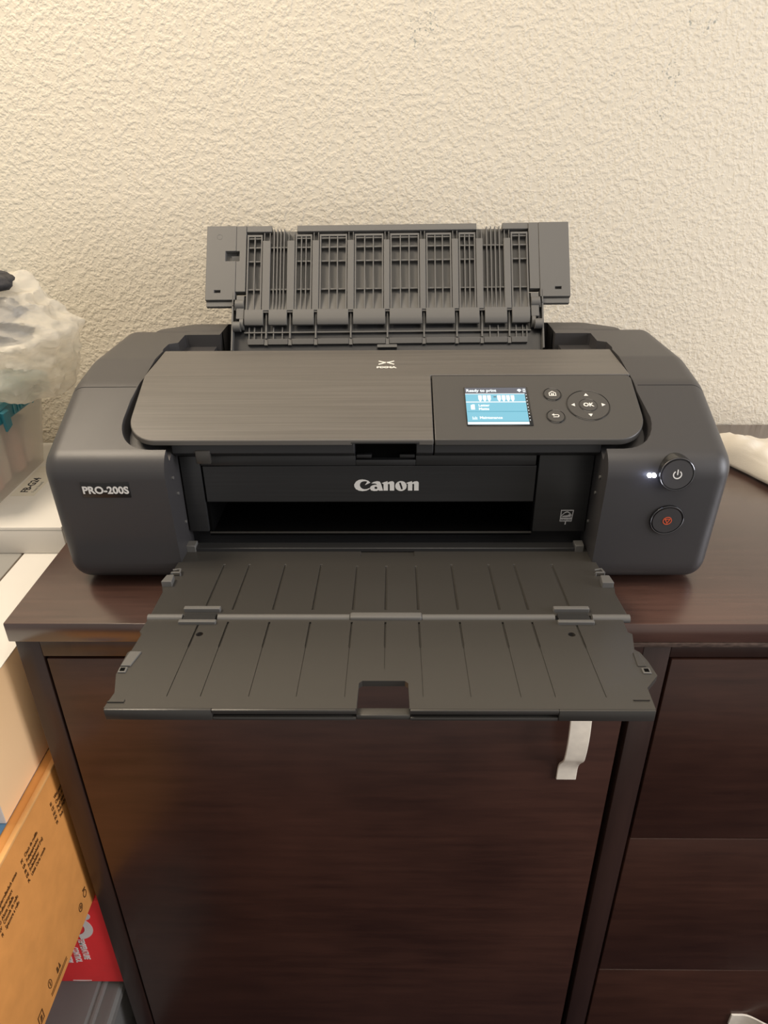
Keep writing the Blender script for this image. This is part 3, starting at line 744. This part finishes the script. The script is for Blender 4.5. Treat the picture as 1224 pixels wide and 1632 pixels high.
# rear tray ---------------------------------------------------------------
rt = bpy.data.objects.new('rear_tray', None); COL.objects.link(rt); rt.parent = prn
RO = Vector((0, .288, .2345)); RV = Vector((.0, .5755, .8178)); RX = Vector((1, 0, .0055)).normalized()
RN = RX.cross(RV).normalized()
def rp(u, v, w=0.0): return RO + RX * (u / 1000) + RV * (v / 1000) + RN * (w / 1000)
def rbox(bm, u0, u1, v0, v1, w0, w1, w0b=None, w1b=None):
    """a bar in tray millimetres; w0b/w1b: depths at the low end"""
    w0b = w0 if w0b is None else w0b; w1b = w1 if w1b is None else w1b
    vs = [bm.verts.new(rp(u, v, (w1 if k else w0) if v == v1 else (w1b if k else w0b))) for u in (u0, u1) for v in (v0, v1) for k in (0, 1)]
    for f in ((0, 1, 3, 2), (4, 6, 7, 5), (0, 4, 5, 1), (2, 3, 7, 6), (0, 2, 6, 4), (1, 5, 7, 3)): bm.faces.new([vs[i] for i in f])
floor_w = lambda v: -9 + (90 - v) / 102 * 8.2
b = NB(); rbox(b, -175, 175, 13.5, 95.0, -13, -9, -13, -7.5); obj('back_plate', b, M['support'], rt)
b = NB(); rbox(b, -175, 175, -14, 13.5, -13, -7.5, -4, -.9); obj('lower_plate', b, M['support'], rt)
def wing(s):
    b = NB(); ins = 175
    rbox(b, *sorted((s * 224.2, s * 187.4)), 2.4, 98.4, -12, 0.0); rbox(b, *sorted((s * 187.2, s * ins)), 12.9, 98.4, -12, -.5)
    rbox(b, *sorted((s * 223.2, s * 190)), -5.0, 1.2, -9, -3.0); rbox(b, *sorted((s * 223.4, s * 190)), -7.6, -5.0, -9, -.5); rbox(b, *sorted((s * 223.4, s * 220.6)), -5.0, 2.4, -9, -.5)
    rbox(b, *sorted((s * 190.6, s * 189.0)), -5, 12, -12, 0)
    o = obj('side_wing', b, M['support'], rt, bev=.0004)
    cut = NB()
    rbox(cut, *sorted((s * 213.5, s * 205.5)), 11.5, 15.0, -5, 4)
    if s < 0: rbox(cut, -200.5, -183, 52.5, 65.5, -8, 4)
    boolean(o, cut)
    if s < 0:
        b = NB(); rbox(b, -193, -183.5, 53, 60, -8, -3, -8, -6); obj('wing_latch', b, M['support'], rt)
        b = NB(); torus(b, rp(-208, 84, 0), RN, RV, .0033, .00022, 20, 5); obj('wing_detail', b, M['support'], rt)
    return o
wing(-1); wing(1)
for (u0, u1) in ((-175, -143.5), (-112, 111), (143, 175)):
    b = NB(); rbox(b, u0, u1, 90.8, 98.8, -12, -1.5); obj('top_bar', b, M['support'], rt, bev=.0005)
STR = [(-154.2, -144.6), (-123.7, -114.4), (-92.4, -84.2), (-48.9, -40.8), (-4.0, 3.2), (40.4, 47.6), (80.1, 87.9), (109.9, 118.1), (144.0, 152.2)]
for (u0, u1) in STR:
    b = NB(); rbox(b, u0, u1, -12, 78.5, -10, 0, -6, 0); obj('rib_strip', b, M['support'], rt, bev=.0005)
    for u in (u0 + 1.0, u1 - 1.6):
        b = NB(); rbox(b, u, u + .9, 78, 90.9, -9, -3.0); obj('strip_fork', b, M['support'], rt)
lefts = [-174.4] + [s[1] for s in STR]; rights = [s[0] for s in STR] + [174.4]
nrib = [1, 4, 2, 2, 2, 2, 2, 2, 4, 1]
for (u0, u1, n) in zip(lefts, rights, nrib):
    b = NB(); fin = n == 4
    if not fin:
        rbox(b, u0 + .8, u1 - .8, 84.2, 86.7, -9, -1.2)
        rbox(b, u0 + .8, u0 + 2.4, -11.5, 86.7, -9, -1.2, -3, 0); rbox(b, u1 - 2.4, u1 - .8, -11.5, 86.7, -9, -1.2, -3, 0)
        a0, a1 = u0 + 2.4, u1 - 2.4
    else: a0, a1 = u0, u1
    for k in range(n):
        u = a0 + (a1 - a0) * (k + 1) / (n + 1)
        rbox(b, u - .65, u + .65, -11.5, 94.5 if fin else 84.5, -10, -1.6, -3, -.9)
    for v in ((82.5, 70.6, 52.5, 16.1) if not fin else (70.6, 16.1)): rbox(b, a0, a1, v - .8, v + .8, -10, -2.6)
    obj('rib_grid', b, M['support'], rt)
TAB = [(-175.3, -152.1), (-145.4, -122.9), (-115.8, -89.7), (-85.7, -47.5), (-41.5, -2.2), (3.1, 42.8), (47.8, 82.8), (88.2, 112.8), (119.6, 146.5), (152.7, 174.4)]
for (u0, u1) in TAB:
    prof = [(-10.5, 0), (-16, .6), (-22, .9), (-27, .2), (-29.8, -1.6), (-29.8, -5), (-22, -4), (-10.5, -4)]
    b = NB(); loft(b, [[rp(u, v, w_) for v, w_ in prof] for u in (u0, u1)]); obj('paper_tab', b, M['support'], rt, bev=.0004)
for u in (-148.8, -119.4, -87.7, -44.6, .4, 45.3, 85.5, 116.2, 149.6):
    b = NB(); rbox(b, u - .9, u + .9, -46, -12, -9, -4); rbox(b, u - 2.0, u + 2.0, -54, -46.5, -9, -5.5); obj('guide_rib', b, M['support'], rt)
b = NB(); rbox(b, -176, 176, -78, -4, -13, -9.5); obj('guide_plate', b, M['inner'], rt)
b = NB(); rbox(b, -176, 176, -38.6, -37.2, -10, -5.5); obj('guide_bar', b, M['support'], rt)
for u in (-170, -163.5, -154.5, -140, -129, 126, 136, 158, 166, 171):
    b = NB(); rbox(b, u - .6, u + .6, -46, -31, -10, -6); obj('small_rib', b, M['support'], rt)
edges = [-174, -148.8, -119.4, -87.7, -44.6, .4, 45.3, 85.5, 116.2, 149.6, 174]
for i in range(10):
    b = NB(); rbox(b, edges[i] + 2.6, edges[i + 1] - 2.6, -53.2, -46.6, -10, -4.0, -10, -5.5); obj('guide_segment', b, M['support'], rt, bev=.0003)
b = NB(); rbox(b, -176, 176, -66, -62, -9.5, -5); obj('lower_bar', b, M['inner'], rt)
b = NB(); rbox(b, -12, 12, -58.5, -55, -9.5, -4); obj('centre_catch', b, M['support'], rt)
for s in (-1, 1):
    b = NB(); U = lambda a, c2: sorted((s * a, s * c2))
    rbox(b, *U(191.0, 189.2), -62, 13, -13, -1.0)
    obj('hinge_plate', b, M['support'], rt)
    b = NB(); rbox(b, *U(185.5, 176.0), -22, 8, -10, -1, -10, -.5); rbox(b, *U(189, 185), -10, -2, -10, -3)
    cyl(b, rp(s * 187, -3, -4), rp(s * 176, -3, -4), .0065, 18); obj('hinge_arm', b, M['support'], rt, bev=.0004)
    b = NB(); cyl(b, rp(s * 189, -31, -3), rp(s * 180, -31, -3), .0062, 20); cyl(b, rp(s * 181, -27, -6), rp(s * 176.5, -27, -6), .0075, 20); obj('hinge_knuckle', b, M['support'], rt, angle=45)
    b = NB(); rbox(b, *U(189, 174), -70, 12, -16, -11); obj('hinge_filler', b, M['inner'], rt)  # dark filler added to close the bright gap behind the hinge
# small parts in the trough at either side
for s in (-1, 1):
    b = NB(); box(b, *sorted((s * .2040, s * .1890)), .197, .2080, .166, .1905, .001); obj('edge_guide', b, M['support'], prn)
    b = NB(); box(b, *sorted((s * .1885, s * .1855)), .197, .205, .166, .1935, .001); obj('guide_post', b, M['support'], prn)
    b = NB(); box(b, *sorted((s * .2085, s * .2065)), .205, .252, .166, .1760); obj('trough_rib', b, M['shell'], prn)

# ------------------------------------------------------------------ things on the right
def crumple(nx, ny, x0, x1, y0, y1, fz, edge, seed):
    b = NB(); V = []
    for j in range(ny + 1):
        row = []
        for i in range(nx + 1):
            s_, t_ = i / nx, j / ny
            x = x0 + (x1 - x0) * s_; y = y0 + (y1 - y0) * t_
            x, y = edge(x, y, s_, t_)
            row.append(b.verts.new((x, y, fz(x, y, s_, t_))))
        V.append(row)
    for j in range(ny):
        for i in range(nx): b.faces.new((V[j][i], V[j][i + 1], V[j + 1][i + 1], V[j + 1][i]))
    return b
def cl_edge(x, y, s_, t_):
    n = noise.noise(Vector((x * 14, y * 14, 2)))
    x += .012 * n * (1 - s_); y += .012 * noise.noise(Vector((x * 45, 3, 1))) * (1 - t_)
    y += .016 * noise.noise(Vector((x * 20, 5, t_ * 2))) + max(0, (.520 - x)) * 1.9 * (1 - t_)
    return x, y
def cl_z(x, y, s_, t_):
    base = .030 * math.sin(PI * min(1, max(0, t_))) ** .6 * (0.55 + .45 * s_)
    f = .018 * noise.noise(Vector((x * 24 + y * 12, y * 16, 1.3))) + .010 * (1 - 2 * abs(noise.noise(Vector((x * 34 - y * 16, y * 26, 4))))) - .004
    return max(.0015, base + f * min(1, 4 * t_ * (1 - t_) + .1) + .004)
b = crumple(46, 40, .452, .70, .205, .385, cl_z, cl_edge, 3)
cl = obj('cloth', b, M['cloth'], angle=80)
md = cl.modifiers.new('thick', 'SOLIDIFY'); md.thickness = .0015; md.offset = 1
tag(cl, 'crumpled white cloth lying on the cabinet top right of the printer', 'cloth')

# ------------------------------------------------------------------ stack at the left
def carton(bm, x0, x1, y0, y1, z0, z1, bev=.0015): box(bm, x0, x1, y0, y1, z0, z1, bev, 2)
# clear bin on the floor
cb = thing('storage_bin', 'low clear plastic bin with lid standing on the floor beneath the red box', 'bin')
b = NB(); x0, x1, y0, y1, z0, z1 = -.68, -.384, -.30, .28, FZ, -.650
def tub(bm, x0, x1, y0, y1, z0, z1, tp, th):
    def ring(x0, x1, y0, y1, r, z): return [(x, y, z) for x, y in ccw(fillet([(x0, y0, r), (x1, y0, r), (x1, y1, r), (x0, y1, r)], 5))]
    loft(bm, [ring(x0 + tp, x1 - tp, y0 + tp, y1 - tp, .02, z0), ring(x0, x1, y0, y1, .025, z1), ring(x0 + th, x1 - th, y0 + th, y1 - th, .023, z1), ring(x0 + tp + th, x1 - tp - th, y0 + tp + th, y1 - tp - th, .018, z0 + th)])
tub(b, x0, x1, y0, y1, z0, z1, .018, .003); obj('tub', b, M['clearbin'], cb)
b = NB(); rg = lambda r, d, z: [(x, y, z) for x, y in ccw(fillet([(x0 - d, y0 - d, r), (x1 + d, y0 - d, r), (x1 + d, y1 + d, r), (x0 - d, y1 + d, r)], 5))]
loft(b, [rg(.03, .006, z1 - .012), rg(.03, .0075, z1 + .004), rg(.028, .004, z1 + .010), rg(.02, -.018, z1 + .010), rg(.02, -.024, z1 + .0180), rg(.02, -.03, z1 + .0185)])
obj('bin_lid', b, M['clearbin'], cb)
zr0 = z1 + .0187
b = NB(); cyl(b, (-.40, -.28, z1 + .012), (-.40, .25, z1 + .012), .004, 10); obj('lid_ridge', b, M['clearbin'], cb)
# something pale kept in that bin
b = NB(); box(b, -.64, -.43, -.24, .22, FZ + .0035, FZ + .12, .006); tag(obj('fabric_stack', b, M['greybin']), 'folded grey fabric inside the clear bin on the floor', 'fabric')

# red box
rb = thing('red_box', 'red printed box between the cardboard box and the clear floor bin', 'box')
rz1 = -.450
b = NB(); carton(b, -.64, -.3702, -.042, .30, zr0, rz1, .002); obj('carton', b, M['redcard'], rb)
b = NB(); flat(b, [(-.0262, -.0012), (-.012, -.0019), (.0, -.0010), (.0, .0), (-.0262, .0)], h=.0004); obj('torn_flap', place(b, (-.4155, -.0424, zr0 + .0055), (1, 0, 0), (0, 0, 1)), M['redtext'], rb)
DN = Vector((0, 0, -1))
def redtext(s, size, x, z, **kw): return text('lettering', s, size, (x, -.0423, z), (0, 0, -1), (1, 0, 0), M['redtext'], rb, **kw)
redtext('TEMPERATURE', .0115, -.4150, -.5295, bold=.0004, sx=.62)
redtext('CONTROL', .0115, -.4275, -.5490, bold=.0004, sx=.62)
redtext('SYSTEM', .0115, -.4405, -.5600, bold=.0004, sx=.62)
# big degree sign and C, turned with the lettering
b = NB(); flat(b, ell(-.3975, -.4800, .0092, .0085, 24), [ell(-.3975, -.4800, .0042, .0036, 20)[::-1]])
ao = [(-.4145 + .0245 * math.cos(a), -.5060 + .0250 * math.sin(a)) for a in [math.radians(-80 + 200 * i / 24) for i in range(25)]]
ai = [(-.4145 + .0135 * math.cos(a), -.5060 + .0145 * math.sin(a)) for a in [math.radians(120 - 200 * i / 24) for i in range(25)]]
flat(b, ao + ai); obj('degree_mark', place(b, (0, -.0422, 0), (1, 0, 0), (0, 0, 1)), M['redtext'], rb, smooth=False)

# brown cardboard box
cz = -.2110
kb = thing('cardboard_box', 'brown cardboard box with printed languages leaning out past the cabinet on its left', 'box')
b = NB(); carton(b, -.72, -.378, -.285, .43, rz1, cz, .003); obj('carton', b, M['cardboard'], kb)
b = NB(); box(b, -.3835, -.3774, -.284, .429, cz - .0036, cz + .0008, .0012); obj('lid_flap', b, pm('cardboard_edge', (.72, .37, .13), .75, .25, var=.08, vscale=(40, 40, 40)), kb)
KX = -.3776
def ktext(s, size, y, z, **kw):
    return place(text_bm(s, size, depth=.00015, **kw), (KX, y, z), (0, 1, 0), (0, 0, 1))
rows = [-.2475, -.2555, -.2633, -.2702, -.2780]
blocks = [(-.1910, -.1830, ['IT', 'NL', 'NO', 'SV', 'FI'], ['Papierrollenfach unten', 'Rulletransport', 'Alusta rullalle', 'Consola de rollo', 'Spessore a rullo']),
          (-.1335, -.1255, ['PT', 'UA', 'FR', 'DE', 'PL'], ['Chasis de rodillo', 'Rullepapirenhet', 'Rolsnijeenheid (rol)', 'Rollenhalter', 'Unità Carta rotolo']),
          (-.0622, -.0522, ['ES', 'CZ', 'HU', 'RO', 'TR'], ['Válec papíru', 'Chassis rouleau', 'Papír tekercs', 'Rulo kağıt', 'Rola'])]
b = NB(); 
for (yl, yt, labs, txts) in blocks:
    for z, l, s in zip(rows, labs, txts):
        merge(b, ktext(l, .0062, yl, z, sx=.62, bold=.0001)); merge(b, ktext(s, .0070, yt, z, sx=.62))
obj('printed_text', b, M['ink'], kb, smooth=False)
def kflat(outer, holes=()):
    f = NB(); flat(f, outer, holes, h=.0003); return place(f, (KX - .0001, 0, 0), (0, 1, 0), (0, 0, 1))
def sym(f): obj('printed_symbol', f, M['ink'], kb, smooth=False)
sym(kflat(ell(-.0685, -.4205, .0046, .0062, 24), [ell(-.0685, -.4205, .0036, .0050, 24)[::-1]])); sym(kflat([(-.0700, -.4225), (-.0672, -.4225), (-.0660, -.4190), (-.0690, -.4182)]))
sym(kflat([(-.0560, -.4065), (-.0490, -.4080), (-.0490, -.4100), (-.0560, -.4085)])); sym(kflat(ell(-.0530, -.4160, .0042, .0058, 20), [ell(-.0530, -.4160, .0032, .0046, 20)[::-1]]))
for dy in (0, .0032): sym(kflat([(-.1615, -.4340 - dy), (-.1195, -.4340 - dy), (-.1195, -.4347 - dy), (-.1615, -.4347 - dy)]))
sym(kflat([(-.1420, -.4290), (-.1375, -.4290), (-.1385, -.4210), (-.1410, -.4210)])); sym(kflat([(-.1365, -.4290), (-.1325, -.4290), (-.1345, -.4200)]))
sym(kflat(ell(-.1575, -.4205, .0038, .0066, 20), [ell(-.1575, -.4205, .0031, .0058, 20)[::-1]])); sym(kflat([(-.1580, -.4240), (-.1570, -.4240), (-.1565, -.4170), (-.1578, -.4170)]))
sym(kflat([(-.1925, -.4385), (-.1815, -.4385), (-.1805, -.4245), (-.1915, -.4245)], [[(-.1915, -.4375), (-.1905, -.4257), (-.1815, -.4257), (-.1825, -.4375)]])); sym(kflat([(-.1890, -.4360), (-.1850, -.4350), (-.1840, -.4300), (-.1870, -.4290)]))

# blue folder under the white carton, grey crate behind it
b = NB(); carton(b, -.70, -.3928, -.165, .20, cz + .0009, cz + .0021, .0003); tag(obj('blue_folder', b, M['bluefolder']), 'thin blue folder on the cardboard box, under the white carton', 'folder')
wz0, wz1 = cz + .0022, -.0590
wb = thing('white_carton', 'tall narrow white carton standing on the cardboard box against the cabinet', 'box')
b = NB(); carton(b, -.4680, -.392, -.114, .405, wz0, wz1 - .0008, .0012); obj('carton', b, M['peach'], wb)
b = NB(); carton(b, -.4683, -.3917, -.1143, .4053, wz1 - .0008, wz1, .0003); obj('lid_flap', b, M['whitetop'], wb)
b = NB(); carton(b, -.4678, -.3922, -.1150, -.1139, wz0 + .001, wz1 - .002, .0002); obj('end_panel', b, M['whitetop'], wb)
gb = thing('grey_crate', 'grey plastic crate standing left of the narrow white carton', 'crate')
b = NB(); tub(b, -.95, -.4730, .03, .42, cz + .0036, wz1 - .004, .010, .004); obj('tub', b, M['greybin'], gb)
b = NB(); box(b, -.953, -.4710, .028, .423, wz1 - .012, wz1, .002); obj('rim', b, M['greybin'], gb)

# flat white box
fz0, fz1 = wz1 + .0003, -.0200
fb = thing('flat_white_box', 'flat white box with a small printed code on top, under the teal-lidded bin', 'box')
b = NB(); carton(b, -.86, -.4115, .1725, .448, fz0, fz1, .0012); obj('carton', b, M['whitetop'], fb)
b = NB(); box(b, -.86, -.4113, .1722, .4482, fz1 - .0042, fz1 - .0036); obj('lid_line', b, M['greybin'], fb)
b = NB(); box(b, -.5180, -.4850, .2600, .3560, fz1 - .0003, fz1 + .00025); obj('sticker', b, pm('sticker', (.66, .62, .53), .5, .3), fb)
text('printed_code', 'FB-G24', .0150, (-.4990, .2700, fz1 + .0003), (0, 1, 0), (-1, 0, 0), M['dark'], fb, bold=.0003, sx=1.0)
text('printed_code', 'Foam board', .0062, (-.4895, .2700, fz1 + .0003), (0, 1, 0), (-1, 0, 0), M['greybin'], fb, sx=1.1)

# translucent bin with a teal lid
tbz0, tbz1 = fz1 + .0005, .0935
tb = thing('lidded_bin', 'translucent plastic bin with teal lid on the flat white box', 'bin')
b = NB(); tub(b, -.90, -.5040, .180, .408, tbz0, tbz1, .017, .0025); obj('tub', b, M['frost'], tb)
b = NB(); lx0, lx1, ly0, ly1 = -.905, -.4940, .175, .413
lg = lambda r, d, z: [(x, y, z) for x, y in ccw(fillet([(lx0 - d, ly0 - d, r), (lx1 + d, ly0 - d, r), (lx1 + d, ly1 + d, r), (lx0 - d, ly1 + d, r)], 5))]
loft(b, [lg(.025, .0, tbz1 - .004), lg(.025, .001, tbz1 + .014), lg(.024, -.003, tbz1 + .018), lg(.02, -.012, tbz1 + .018), lg(.02, -.014, tbz1 + .012), lg(.02, -.02, tbz1 + .012)])
tl = obj('bin_lid', b, M['teal'], tb)
b = NB(); prism(b, [(-.4935, .246, tbz1 + .012), (-.4935, .262, tbz1 + .012), (-.4935, .266, tbz1 - .012), (-.4935, .250, tbz1 - .016)],
                [(-.4885, .246, tbz1 + .010), (-.4885, .262, tbz1 + .010), (-.4905, .266, tbz1 - .012), (-.4905, .250, tbz1 - .016)])
obj('latch', b, M['teal'], tl, bev=.0008)
for y in (.281, .292):
    b = NB(); box(b, -.4934, -.4924, y, y + .002, tbz1 - .002, tbz1 + .012); obj('lid_rib', b, M['tealight'], tl)
text('embossed_word', 'Hefty', .0190, (-.4930, .298, tbz1 - .0005), (0, 1, 0), (0, 0, 1), M['tealight'], tl, bold=.0004, depth=.0006)
for i, (y, mname) in enumerate(((.215, 'packet'), (.250, 'pinkpacket'), (.285, 'packet'), (.322, 'pinkpacket'), (.358, 'packet'))):
    b = NB(); box(b, -.62, -.5320 + .003 * (i % 2), y, y + .024, tbz0 + .0028, .050 + .006 * ((i * 7) % 3), .006, 3)
    for v in b.verts: v.co += Vector((.004 * noise.noise(v.co * 60), .003 * noise.noise(v.co * 50 + Vector((3, 0, 0))), 0))
    tag(obj('packet', b, M[mname]), '%s paper packet standing in the translucent bin, %s' % ('pink' if 'pink' in mname else 'pale cream', ['nearest the front', 'second from the front', 'in the middle', 'second from the wall', 'nearest the wall'][i]), 'packet', 'packets in the teal-lidded bin')

# plastic bag with dark things in it
def blob(cx, cy, cz_, rx, ry, rz, sub, f):
    b = NB(); bmesh.ops.create_icosphere(b, subdivisions=sub, radius=1)
    for v in b.verts:
        p = v.co.copy(); k = f(p); v.co = Vector((cx + p.x * rx * k, cy + p.y * ry * k, cz_ + p.z * rz * k))
    return b
bgz = tbz1 + .0185
BC = (-.530, .325, .168)
TAB_ = [(-180, .12), (-135, .10), (-90, .072), (-60, .088), (-39, .108), (-20, .114), (0, .117), (12, .136), (22, .120), (36, .113), (52, .112), (72, .098), (90, .100), (135, .11), (180, .12)]
def prof_r(a):
    for (a0, r0), (a1, r1) in zip(TAB_, TAB_[1:]):
        if a0 <= a <= a1:
            k = (a - a0) / (a1 - a0); return r0 + (r1 - r0) * (3 * k * k - 2 * k ** 3)
    return .11
b = NB(); bmesh.ops.create_icosphere(b, subdivisions=6, radius=1)
for v in b.verts:
    p = v.co.copy(); th = math.atan2(p.z, p.x); q = math.hypot(p.x, p.z); R_ = prof_r(math.degrees(th))
    fold = (1 - abs(noise.noise(Vector((p.x * 2.2 + 3, p.y * 2.5, p.z * 3.8))))) ** 3 * .012 + (1 - abs(noise.noise(Vector((p.x * 5 - 1, p.y * 6, p.z * 9 + p.x * 4))))) ** 4 * .004
    k = R_ * q * .96; n_ = p.normalized()
    x, y, z = BC[0] + k * math.cos(th), BC[1] + p.y * .092, BC[2] + k * math.sin(th)
    d = fold - .008 + .006 * noise.noise(p * 3)
    x += n_.x * d; y += n_.y * d; z += n_.z * d
    if z < bgz + .0012 and x < -.486: z = bgz + .0012
    if z < bgz - .004: z = bgz - .004
    v.co = Vector((x, min(y, WY - .006), z))
bmesh.ops.delete(b, geom=[f for f in b.faces if f.calc_center_median().x < -.545 and f.calc_center_median().z > .205], context='FACES')      # the open mouth
bag = obj('plastic_bag', b, M['bag'], angle=60)
tag(bag, 'crumpled translucent white plastic bag of dark things on the teal lid', 'bag')
for i, (cx, cy, cz_, rx, ry, rz, lab) in enumerate(((-.512, .292, .258, .050, .036, .017, 'dark grey folded fabric at the top of the plastic bag'), (-.508, .292, .222, .050, .040, .017, 'dark grey bundle of fabric in the middle of the plastic bag'), (-.500, .292, .192, .048, .040, .011, 'dark flattened bundle low inside the plastic bag'))):
    b = blob(cx, cy, cz_, rx, ry, rz, 4, lambda p: 1 + .22 * noise.noise(p * 2.6 + Vector((i * 3, 0, 0))) + .08 * noise.noise(p * 8))
    tag(obj('fabric_bundle', b, M['dark'], angle=70), lab, 'fabric', 'dark things in the plastic bag')
